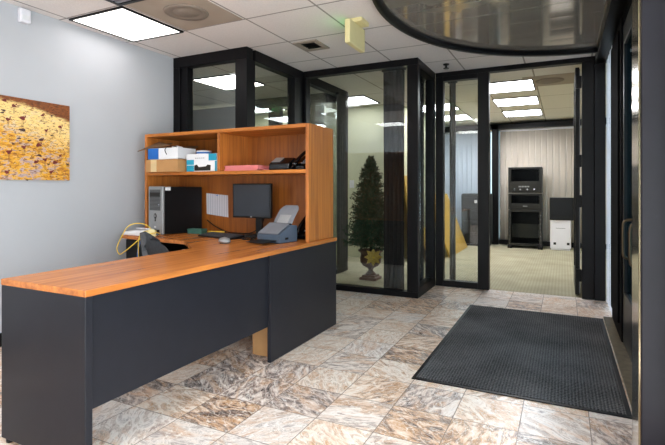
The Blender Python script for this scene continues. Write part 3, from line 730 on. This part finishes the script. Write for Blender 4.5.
# ------------------------------------------------------------------ things on the desk
DZ = .741
TW = root('computer_tower', 'black computer tower with a silver front at the left of the desk', 'computer', (-3.262, 3.065, DZ), R(-8))
obj('case', B(-.10, .10, .022, .44, .008, .425), M_plastic, TW, .004, True)
obj('bezel', B(-.102, .102, 0, .022, .004, .428), M_silver, TW, .006, True)
obj('grille', B(-.078, .075, -.005, 0, .215, .40), M_grille, TW, .002, True)
obj('drive_flap', B(-.075, .072, -.007, -.005, .335, .372), M_rack, TW, .001, True)
obj('power_button', MB().cyl((.060,-.009,.262),(.060,-.004,.262),.009), M_chrome, TW, 0, True)
mb = MB().prism([(.017*math.cos(a), .165+.024*math.sin(a)) for a in [2*math.pi*i/20 for i in range(20)]], -.003, 0, 'y')
mb.prism([(-.006,.118),(.006,.118),(.004,.145),(-.004,.145)], -.003, 0, 'y')
obj('logo', mb, M_plastic, TW, 0, True)
obj('logo_ring', MB().prism([(.008*math.cos(a), .166+.014*math.sin(a)) for a in [2*math.pi*i/20 for i in range(20)]], -.0042, -.003, 'y'), M_silver, TW, 0, True)
obj('port_panel', B(-.06, .06, -.004, 0, .015, .045), M_plastic, TW, .002, True)
obj('badge', B(-.012, .012, -.004, 0, .06, .075), M_paper, TW, 0, True)
obj('sticker', MB().box(.1,.1012,.03,.085,.392,.421).box(.04,.10,.03,.085,.425,.4262), M_paper, TW, 0, True, label='white sticker')
obj('foot', B(-.09, .09, .05, .36, 0, .008), M_plastic, TW, 0, True)

MO = root('monitor', 'black flat screen monitor on the desk under the hutch shelf', 'monitor', (-2.415, 3.33, DZ), R(2))
obj('base', MB().lathe([(.001,0),(.12,0),(.118,.012),(.03,.018),(.001,.018)], (.05,.03,0), 32), M_plastic, MO, 0, True)
obj('neck', B(.02, .08, .035, .065, .015, .30), M_plastic, MO, .005, True)
obj('housing', B(-.195, .195, 0, .035, .155, .452), M_plastic, MO, .006, True)
obj('screen', B(-.181, .181, -.002, 0, .172, .439), pm('dark_screen', (34, 37, 44), .18, 0, .04, 5), MO, 0, True)
obj('badge', B(-.008, .008, -.003, 0, .160, .170), M_silver, MO, 0, True)
KB = root('keyboard', 'black keyboard on the desk in front of the monitor', 'keyboard', (-2.58, 3.13, DZ), R(-14))
obj('body', MB().hexa([(-.22,-.075,0),(.22,-.075,0),(.22,.075,0),(-.22,.075,0),(-.22,-.075,.012),(.22,-.075,.012),(.22,.075,.028),(-.22,.075,.028)]), M_plastic, KB, .003, True)
mb = MB()
for j in range(5):
    for i in range(17):
        if j == 0 and 5 < i < 11: continue
        x = -.208+i*.0245; y = -.062+j*.026; z = .012+(y+.075)*.1067
        mb.box(x, x+.021, y, y+.021, z, z+.006)
mb.box(-.061, .060, -.062, -.041, .0135, .0195)
obj('keys', mb, pm('key_grey', (58, 58, 62), .5, 0, .08, 20), KB, 0, True)
MU = root('computer_mouse', 'grey and black computer mouse near the desk corner', 'mouse', (-2.285, 2.815, DZ), R(60))
MU.scale = (1.3, 1.3, 1.2)
ms = MB().ball((0,0,.014), .05, (.62,1.05,.46), 20, 12)
for v in ms.bm.verts: v.co.z = max(v.co.z, 0)
obj('shell', ms, M_silver, MU, 0, True)
mb = MB().ball((0,.022,.0155), .032, (.82,.95,.72), 18, 10)
for v in mb.bm.verts: v.co.z = max(v.co.z, .001)
obj('buttons', mb, M_plastic, MU, 0, True)
mb = MB().cyl((-.004,.03,.036),(.004,.03,.036),.007); obj('wheel', mb, M_plastic, MU, 0, True)
SCN = root('document_scanner', 'blue grey document scanner with raised paper tray near the right end of the desk', 'scanner', (-1.985, 3.09, DZ), R(-12))
SCN.scale = (.84, .84, .80)
mb = MB().prism([(-.13,0),(.10,0),(.10,.155),(.02,.165),(-.13,.075)], -.145, .145, 'x')
obj('body', mb, M_slate, SCN, .006, True)
obj('front_cover', MB().hexa([(-.125,-.137,.083),(.125,-.137,.083),(.125,.012,.170),(-.125,.012,.170),(-.125,-.137,.090),(.125,-.137,.090),(.125,.012,.178),(-.125,.012,.178)]), M_grey, SCN, .004, True, label='grey sloping cover')
obj('paper_slot', B(-.115, .115, .025, .06, .160, .175), M_plastic, SCN, .002, True)
tp = [(-.12,.045,.17),(.12,.045,.17),(.12,.055,.168),(-.12,.055,.168)]
g = []
for i in range(9):
    t = i/8; hw = .118*(1-.35*max(0, t-.72)**2/.0784); yb = .055+.10*t+.03*t*t; zb = .168+.185*t-.01*t*t
    g.append([(hw*x, yb, zb) for x in (-1,-.6,-.2,.2,.6,1)])
obj('paper_tray', MB().sheet(g, .008), M_grey, SCN, .003, True, label='grey paper tray')
obj('tray_guide', MB().hexa([(-.07,.046,.176),(.07,.046,.176),(.07,.050,.173),(-.07,.050,.173),(-.07,.10,.253),(.07,.10,.253),(.07,.105,.251),(-.07,.105,.251)]), M_silver, SCN, .002, True)
obj('output_tray', MB().hexa([(-.11,-.30,.012),(.11,-.30,.012),(.11,-.13,.02),(-.11,-.13,.02),(-.11,-.30,.018),(.11,-.30,.018),(.11,-.13,.028),(-.11,-.13,.028)]), M_plastic, SCN, .003, True)
obj('control_panel', B(.1455, .147, -.06, -.02, .03, .05), M_plastic, SCN, 0, True)
phone('desk_phone', 'black desk telephone standing behind the scanner at the hutch side', (-1.872, 3.36, DZ), R(-15)).scale = (.82, .82, 1.0)
GB = root('card_box', 'small dark green box beside the computer tower', 'box', (-3.00, 3.31, DZ), R(8))
GB.scale = (.88, .88, .9)
obj('box', B(-.085, .085, -.05, .05, 0, .032), M_green, GB, .004, True)
obj('lid', B(-.088, .088, -.053, .053, .032, .048), M_green, GB, .005, True)
YP = root('yellow_marker', 'yellow marker lying on the desk behind the green box', 'marker', (-2.90, 3.44, DZ), R(14))
obj('barrel', MB().cyl((-.03,0,.008),(.09,0,.008),.008), M_yellow, YP, 0, True)
obj('cap', MB().cyl((-.075,0,.008),(-.03,0,.008),.0085), M_yellow, YP, 0, True)
PL = root('paper_schedule', 'white printed schedule sheet pinned to the hutch back beside the monitor', 'paper', (-2.96, 3.543, .88))
obj('sheet', MB().hexa([(-3.09,3.540,.905),(-2.83,3.540,.88),(-2.83,3.544,.88),(-3.09,3.544,.905),(-3.095,3.540,1.105),(-2.835,3.540,1.085),(-2.835,3.544,1.085),(-3.095,3.544,1.105)]), m_print('schedule_print', (200, 196, 204), (150, 146, 160), 18, 18, 34), PL)
obj('pin', MB().cyl((-2.96,3.534,1.085),(-2.96,3.540,1.085),.006), M_blue, PL)
EN = root('white_envelope', 'white envelope at the wall end of the desk in front of the tower', 'envelope', (-3.365, 2.985, DZ), R(-4))
EN.scale = (.9, .8, 1.9)
obj('envelope', MB().hexa([(-.16,-.085,0),(.13,-.085,0),(.13,.09,0),(-.16,.09,0),(-.15,-.08,.016),(.12,-.08,.024),(.12,.085,.028),(-.15,.085,.018)]), M_paper, EN, .006, True)
obj('flap', MB().prism([(-.14,.07),(.11,.07),(-.01,-.03)], .0275, .0288), M_white, EN, 0, True)
BX = root('adhesive_dispenser', 'small pale plastic dispenser leaning beside the white envelope', 'desk tool', (-3.175, 2.93, DZ), R(30))
obj('body', MB().prism([(-.05,0),(.05,0),(.045,.05),(.0,.065),(-.045,.03)], -.02, .02, 'y'), M_ivory, BX, .005, True)
obj('tip', MB().cyl((.045,0,.02),(.07,0,.012),.008), M_slate, BX, 0, True)
def cable(name, label, pts, r, m): return tag(obj(name, MB().tube(pts, r, 8), m), label, 'cable')
cable('network_cable', 'yellow network cable looping down over the end of the desk by the left wall', [(-3.235,3.01,.772),(-3.29,3.0,.825),(-3.36,2.96,.845),(-3.42,2.91,.82),(-3.45,2.87,.74),(-3.465,2.83,.64),(-3.41,2.81,.59),(-3.33,2.79,.615),(-3.25,2.80,.67),(-3.17,2.82,.735),(-3.12,2.85,.765),(-3.10,2.93,.775),(-3.13,2.995,.755)], .0042, M_yellow)
cable('network_cable', 'yellow network cable hanging straight down beside the black drawer pedestal', [(-3.165,2.985,.765),(-3.18,2.90,.79),(-3.20,2.85,.765),(-3.21,2.835,.70),(-3.205,2.83,.55),(-3.20,2.83,.30)], .0042, M_yellow)
cable('network_cable', 'blue network cable hanging down in front of the black drawer pedestal', [(-3.24,2.88,.70),(-3.25,2.86,.60),(-3.245,2.855,.40),(-3.25,2.855,.10)], .0055, M_blue)
cable('power_cable', 'black cable running along the desk behind the keyboard', [(-3.06,3.51,.85),(-2.98,3.515,.80),(-2.86,3.51,.755),(-2.74,3.44,.748),(-2.62,3.42,.748),(-2.53,3.49,.75),(-2.44,3.515,.82),(-2.38,3.49,.93)], .005, M_plastic)
cable('power_cable', 'black cable tangle on the desk between keyboard and scanner', [(-2.325,3.18,.747),(-2.30,3.21,.747),(-2.25,3.16,.747),(-2.27,3.07,.747),(-2.325,3.08,.747),(-2.30,3.13,.757),(-2.22,3.10,.747),(-2.19,3.01,.747)], .005, M_plastic)
AD = root('power_adapter', 'black power adapter brick beside the scanner', 'adapter', (-2.195, 3.35, DZ), R(25))
obj('brick', B(-.06, .06, -.028, .028, 0, .03), M_plastic, AD, .006, True)
obj('label', B(-.035, .035, -.016, .016, .03, .0305), M_rack, AD, 0, True)

# office chair
CH = root('office_chair', 'grey mesh office chair tucked behind the reception desk', 'chair', (-2.465, 2.625, 0), R(27-90))
for i in range(5):
    a = 2*math.pi*i/5+.3; c_, s_ = math.cos(a), math.sin(a)
    lg = obj('leg', MB().cyl((0,0,.10),(.27*c_,.27*s_,.075),.026,.016), M_plastic, CH, 0, True)
    obj('caster', MB().cyl((.27*c_-.02*s_,.27*s_+.02*c_,.030),(.27*c_+.02*s_,.27*s_-.02*c_,.030),.030).cyl((.27*c_,.27*s_,.03),(.27*c_,.27*s_,.085),.008), M_plastic, lg, 0, True)
obj('gas_column', MB().cyl((0,0,.07),(0,0,.42),.026), M_chrome, CH, 0, True)
obj('seat', B(-.23, .23, -.20, .22, .42, .49), M_fabric, CH, .03, True, seg=3)
g = []
for i in range(25):
    t = i/24; z = .54+.285*t; wd = .21*math.sqrt(max(.02, 1-(max(0, t-.42)/.585)**2))
    g.append([(wd*x, -.235-.10*t**1.4+.05*abs(x)**2, z-.05*abs(x)**3*t) for x in [-1+k/5 for k in range(11)]])
obj('backrest', MB().sheet(g, .035), M_fabric, CH, .006, True)
obj('back_frame', MB().tube([(0,-.10,.41),(0,-.22,.43),(0,-.27,.52),(0,-.285,.66)], .02), M_plastic, CH, 0, True)
for s_ in (-1, 1):
    ar = obj('armrest', B(s_*.25-.03, s_*.25+.03, -.13, .13, .645, .672), M_grey, CH, .01, True)
    obj('arm_post', MB().tube([(s_*.20,0,.43),(s_*.255,0,.46),(s_*.25,0,.645)], .014), M_plastic, ar, 0, True)

# ------------------------------------------------------------------ entrance mat
EM = root('entrance_mat', 'large charcoal ribbed entrance mat on the stone floor', 'mat', (-.26, 3.76, 0))
obj('pile', B(-.80, .285, 2.785, 4.735, .001, .010), M_mat, EM)
obj('border', MB().box(-.825,.31,2.76,2.785,.0005,.007).box(-.825,.31,4.735,4.76,.0005,.007).box(-.825,-.80,2.785,4.735,.0005,.007).box(.285,.31,2.785,4.735,.0005,.007), M_plastic, EM, .002)

# ------------------------------------------------------------------ seen through the glass
UC = (-2.20, 5.58)
UR = root('urn_planter', 'bronze pedestal urn holding the christmas tree', 'planter', (UC[0], UC[1], 0))
M_urn = pm('aged_bronze_resin', (112, 84, 72), .45, .3, .2, 14, .2)
obj('plinth', MB().box(UC[0]-.11,UC[0]+.11,UC[1]-.11,UC[1]+.11,0.001,.035).box(UC[0]-.085,UC[0]+.085,UC[1]-.085,UC[1]+.085,.035,.06), M_urn, UR, .004)
obj('bowl', MB().lathe([(.001,.06),(.07,.06),(.055,.085),(.032,.11),(.03,.13),(.05,.15),(.10,.175),(.13,.215),(.135,.26),(.125,.31),(.128,.335),(.155,.355),(.16,.37),(.145,.375),(.13,.35),(.001,.345)], (UC[0],UC[1],0), 32), M_urn, UR)
CT = root('christmas_tree', 'slim dark green artificial tree in an urn behind the glass', 'tree', (UC[0], UC[1], .345))
obj('trunk', MB().cyl((UC[0],UC[1],.346),(UC[0],UC[1],1.40),.016,.006), pm('brown_bark', (70, 52, 38), .9), CT)
mb = MB()
def sprig(p, d, ln, wd):
    d = d.normalized(); up = Vector((0,0,1)); sd = d.cross(up).normalized() if abs(d.z) < .95 else Vector((1,0,0)); nn = sd.cross(d)
    for k in range(16):
        t = .05+.95*k/15; q = p+d*ln*t; a = random.uniform(0, 6.28)
        s2 = (sd*math.cos(a)+nn*math.sin(a)); tip = q+(d*.55+s2*.9)*wd*random.uniform(.7,1.25)
        w_ = d.cross(s2)*.0075+d*.004
        v = [mb.bm.verts.new(x) for x in (q-w_, q+w_, tip)]; mb.mi = 1 if random.random() < .14 else 0; mb._f(v)
for lvl in range(46):
    t = lvl/45; z = .425+1.075*t; rad = (.235*(1-t)**.8+.035)*(1 if lvl % 5 else 1.08)
    for k in range(int(34-21*t)):
        a = random.uniform(0, 6.28); r0 = rad*random.uniform(.05,.5)
        p = Vector((UC[0]+r0*math.cos(a), UC[1]+r0*math.sin(a), z+random.uniform(-.03,.03)))
        d = Vector((math.cos(a), math.sin(a), random.uniform(-.25,.55)))
        sprig(p, d, rad*random.uniform(.5,1.12), .04)
for k in range(10): sprig(Vector((UC[0],UC[1],1.46)), Vector((random.uniform(-.4,.4),random.uniform(-.4,.4),1)), .10, .028)
obj('foliage', mb, [pm('dark_green_needles', (52, 72, 50), .7, 0, .35, 30), pm('brown_green_needles', (92, 80, 58), .7, 0, .3, 30)], CT)
GF = root('gold_flower', 'gold artificial poinsettia stuck in the rim of the urn', 'artificial flower', (-2.10, 5.47, .33))
mb = MB()
fc = Vector((-2.10, 5.41, .31)); fx, fy, fn = Vector((.9,.44,0)), Vector((0,0,1)), Vector((.44,-.9,0))
for ring, (n_, rl, off) in enumerate(((8, .115, 0), (6, .07, .3))):
    for i in range(n_):
        a = 2*math.pi*i/n_+off; d = fx*math.cos(a)+fy*math.sin(a); s_ = -fx*math.sin(a)+fy*math.cos(a); o = fc+fn*(.006+.012*ring)
        mb.hexa([o-s_*.008, o+d*rl*.5-s_*rl*.26+fn*.01, o+d*rl, o+d*rl*.5+s_*rl*.26+fn*.01, o-s_*.008+fn*.004, o+d*rl*.5-s_*rl*.26+fn*.018, o+d*rl+fn*.002, o+d*rl*.5+s_*rl*.26+fn*.018])
obj('petals', mb, pm('gold_foil', (206, 176, 92), .4, .3, .1, 40), GF)
obj('centre', MB().ball(fc+fn*.035, .014), M_yellow, GF)
obj('stem', MB().tube([fc+fn*.004, fc-fn*.03+Vector((-.01,.02,.0)), fc-fn*.06+Vector((-.02,.03,.02))], .004), M_rack, GF)

def drape(name, label, x0, y0, x1, y1, z0, z1, m, folds, depth, gather=0):
    r = root(name, label, 'curtain', ((x0+x1)/2, (y0+y1)/2, z0))
    A, Bv = Vector((x0, y0, 0)), Vector((x1, y1, 0)); d = (Bv-A); n = Vector((-d.y, d.x, 0)).normalized()
    N = folds*8; g = []
    for i in range(9):
        t = i/8; row = []
        for j in range(N+1):
            s_ = j/N; q = A+d*s_+n*depth*math.sin(2*math.pi*folds*s_+.3*math.sin(5*t+s_*3))*(.7+.3*t)
            row.append((q.x, q.y, z0+(z1-z0)*t))
        g.append(row)
    obj('cloth', MB().sheet(g, .004), m, r)
    k = n*.02; e = d.normalized()*.02
    obj('rail', MB().hexa([tuple(p)[:2]+(z,) for z in (z1, z1+.03) for p in (A-e-k, Bv+e-k, Bv+e+k, A-e+k)]), M_black, r)
drape('curtain', 'dark brown curtain gathered just behind the glass at the corner post', -1.80, 4.965, -1.565, 4.965, .02, 2.45, M_drape, 5, .03)
drape('curtain', 'dark brown curtain along the narrow glass return beside the office door', -1.492, 5.05, -1.492, 5.46, .02, 2.42, M_drape, 6, .018)
drape('curtain', 'grey curtain gathered along the glass partition left of the christmas tree', -2.70, 5.66, -2.70, 5.95, .02, 2.40, M_drapeg, 5, .025)
drape('curtain', 'narrow grey brown curtain gathered behind the office sidelight pane', -1.235, 5.73, -1.165, 5.73, .05, 2.42, pm('taupe_drape', (86, 78, 68), .8, 0, .15, 18), 2, .02)

LS = root('light_switch', 'white light switch on the cream wall beside the christmas tree', 'light switch', (-3.19, 7.245, 1.17))
obj('plate', B(-3.235, -3.155, 7.242, 7.25, 1.16, 1.29), M_white, LS, .003)
obj('toggle', B(-3.202, -3.188, 7.232, 7.242, 1.21, 1.24), M_paper, LS, .002)

# boards leaning against the cream return wall
def board(label, x_b, x_t, ya, yb, h, th, m, cut=0):
    mb = MB().hexa([(x_b,ya,.002),(x_b+th,ya,.002),(x_b+th,yb,.002),(x_b,yb,.002),(x_t,ya,h),(x_t+th,ya,h),(x_t+th,yb-cut,h),(x_t,yb-cut,h)])
    return tag(obj('leaning_board', mb, m), label, 'board', 'boards leaning in the office')
board('large yellow board leaning on the cream wall, seen through the sidelight', -1.72, -2.12, 7.90, 9.45, 1.05, .03, M_yboard)
board('tall yellow board leaning on the cream wall, seen past the dark curtain', -2.16, -2.33, 7.30, 8.10, 1.36, .03, M_yboard)
M_bd = pm('dark_ochre_board', (120, 88, 44), .7, 0, .1, 6)
board('dark ochre board leaning in front of the yellow boards', -1.95, -2.10, 7.25, 7.55, .62, .02, M_bd)
board('narrow yellow strip board leaning nearest the sidelight', -1.88, -2.03, 7.22, 7.50, .52, .02, M_yboard)

# dark cabinet behind the mullion
DC = root('drawer_cabinet', 'dark four drawer cabinet in the office behind the door mullion', 'cabinet', (-1.585, 9.95, 0))
obj('body', MB().prism([(-1.87,9.72),(-1.30,9.72),(-1.30,10.15),(-1.87,10.15)], .04, 1.05), M_rack, DC, .04, seg=4)
obj('base', B(-1.84, -1.33, 9.74, 10.12, 0, .04), M_plastic, DC)
for z0, z1 in ((.07,.27),(.29,.50),(.52,.73),(.75,.98)):
    d = obj('drawer', B(-1.82, -1.35, 9.70, 9.72, z0, z1), M_rack, DC, .006)
    obj('drawer_handle', B(-1.66, -1.50, 9.688, 9.70, z1-.06, z1-.035), M_plastic, d, .003)
obj('label_card', B(-1.60, -1.55, 9.695, 9.70, .86, .94), M_paper, DC, label='white card')

# equipment rack
RK = root('equipment_rack', 'tall dark equipment rack with glass fronted bays in the office', 'equipment rack', (-.666, 9.95, 0))
rx0, rx1, ry0, ry1 = -.965, -.365, 9.72, 10.16
for a, b_, k in ((.055, .735, 0), (.745, 1.055, 1), (1.065, 1.56, 2)):
    obj('bay_case', MB().box(rx0,rx0+.05,ry0,ry1,a,b_).box(rx1-.05,rx1,ry0,ry1,a,b_).box(rx0+.05,rx1-.05,ry0,ry1,a,a+.04).box(rx0+.05,rx1-.05,ry0,ry1,b_-.035,b_).box(rx0+.05,rx1-.05,ry0+.25,ry1,a+.04,b_-.035), M_rack, RK, .004)
M_smoke = glassmat('smoked_rack_pane', (.48, .48, .48, 1), 0, .3, 1.15)
obj('upper_door', B(rx0+.055, rx1-.055, ry0+.01, ry0+.016, 1.29, 1.52), M_smoke, RK)
pn = obj('control_panel', B(rx0+.05, rx1-.05, ry0-.012, ry0+.05, 1.105, 1.285), M_rack, RK, .004)
for i, x in enumerate((-.85, -.745, -.62, -.50)): obj('knob', MB().cyl((x,ry0-.03,1.135),(x,ry0-.012,1.135),.016), M_chrome, pn)
mb = MB()
for i in range(7): mb.box(-.775+i*.028, -.757+i*.028, ry0-.0135, ry0-.012, 1.175, 1.20)
obj('dial_marks', mb, M_silver, pn)
obj('middle_door', B(rx0+.055, rx1-.055, ry0+.01, ry0+.016, .86, 1.02), M_smoke, RK)
obj('middle_panel', B(rx0+.05, rx1-.05, ry0-.008, ry0+.05, .785, .86), M_rack, RK, .003)
obj('badge', B(-.70, -.62, ry0-.0095, ry0-.008, .805, .82), M_silver, RK)
obj('lower_door', B(rx0+.055, rx1-.055, ry0+.01, ry0+.016, .10, .70), M_smoke, RK)
obj('equipment', MB().box(rx0+.06,rx1-.06,ry0+.10,ry0+.24,.20,.46), pm('grey_equipment', (176, 180, 168), .5), RK, .004)
obj('drive_box', MB().box(rx0+.1,rx1-.1,ry0+.12,ry0+.24,.892,.99).box(rx0+.1,rx1-.1,ry0+.12,ry0+.24,1.106,1.46), M_plastic, RK, .004)
for x in (rx0+.03, rx1-.03):
    obj('foot_rail', B(x-.04, x+.04, ry0-.06, ry1, .0, .055), M_plastic, RK, .006)
mb = MB()
for z in [.09+.078*i for i in range(8)]:
    for x in (rx0+.025, rx1-.025): mb.cyl((x,ry0-.004,z),(x,ry0+.002,z),.008,n=8)
obj('bolt_row', mb, M_chrome, RK)

WP = root('white_tower', 'white floor standing cabinet below a black monitor in the office', 'computer', (-.05, 9.95, 0))
obj('case', B(-.225, .125, 9.74, 10.14, .03, .56), M_white, WP, .008)
obj('base', B(-.21, .11, 9.76, 10.12, 0, .03), M_white, WP)
obj('slot', MB().box(-.13,.03,9.737,9.74,.405,.413), M_grey, WP)
for x in (-.17, .055): obj('latch', B(x, x+.045, 9.735, 9.74, .10, .145), M_plastic, WP, .002)
BM = root('black_monitor', 'boxy black monitor standing on the white office tower', 'monitor', (-.03, 9.92, .561))
obj('housing', MB().hexa([(-.235,9.72,.562),(.18,9.72,.562),(.10,10.10,.562),(-.155,10.10,.562),(-.235,9.72,.985),(.18,9.72,.985),(.10,10.10,.90),(-.155,10.10,.90)]), M_plastic, BM, .01)
obj('screen', B(-.21, .155, 9.716, 9.72, .63, .96), pm('black_screen', (10, 10, 12), .3, 0, .1, 5, 0, .2), BM, 0)

# vertical blinds
def blinds(label, x0, x1, m, ang, pitch=.098, wd=.118):
    r = root('vertical_blind', label, 'blind', ((x0+x1)/2, 10.33, .05), 0, 'vertical blinds along the office windows')
    mb = MB(); n = int((x1-x0)/pitch)
    for i in range(n):
        x = x0+pitch*(i+.5); a = ang+random.uniform(-.06,.06)
        cx_, sx_ = math.cos(a)*wd/2, math.sin(a)*wd/2; t = .0012
        g = [[(x+cx_*s_, 10.36+sx_*s_+.008*(1-s_*s_), z) for s_ in (-1,-.33,.33,1)] for z in (.06, 1.2, 2.33)]
        mb.sheet(g, .0016)
    obj('vanes', mb, m, r)
    obj('head_rail', B(x0, x1, 10.34, 10.39, 2.33, 2.37), M_white, r)
blinds('pale bluish vertical blind in the office, left of the dark window post', -2.36, -1.35, M_blindw, R(28))
blinds('cream vertical blind in the office behind the equipment rack', -1.19, 1.25, M_blindc, R(14), .112)
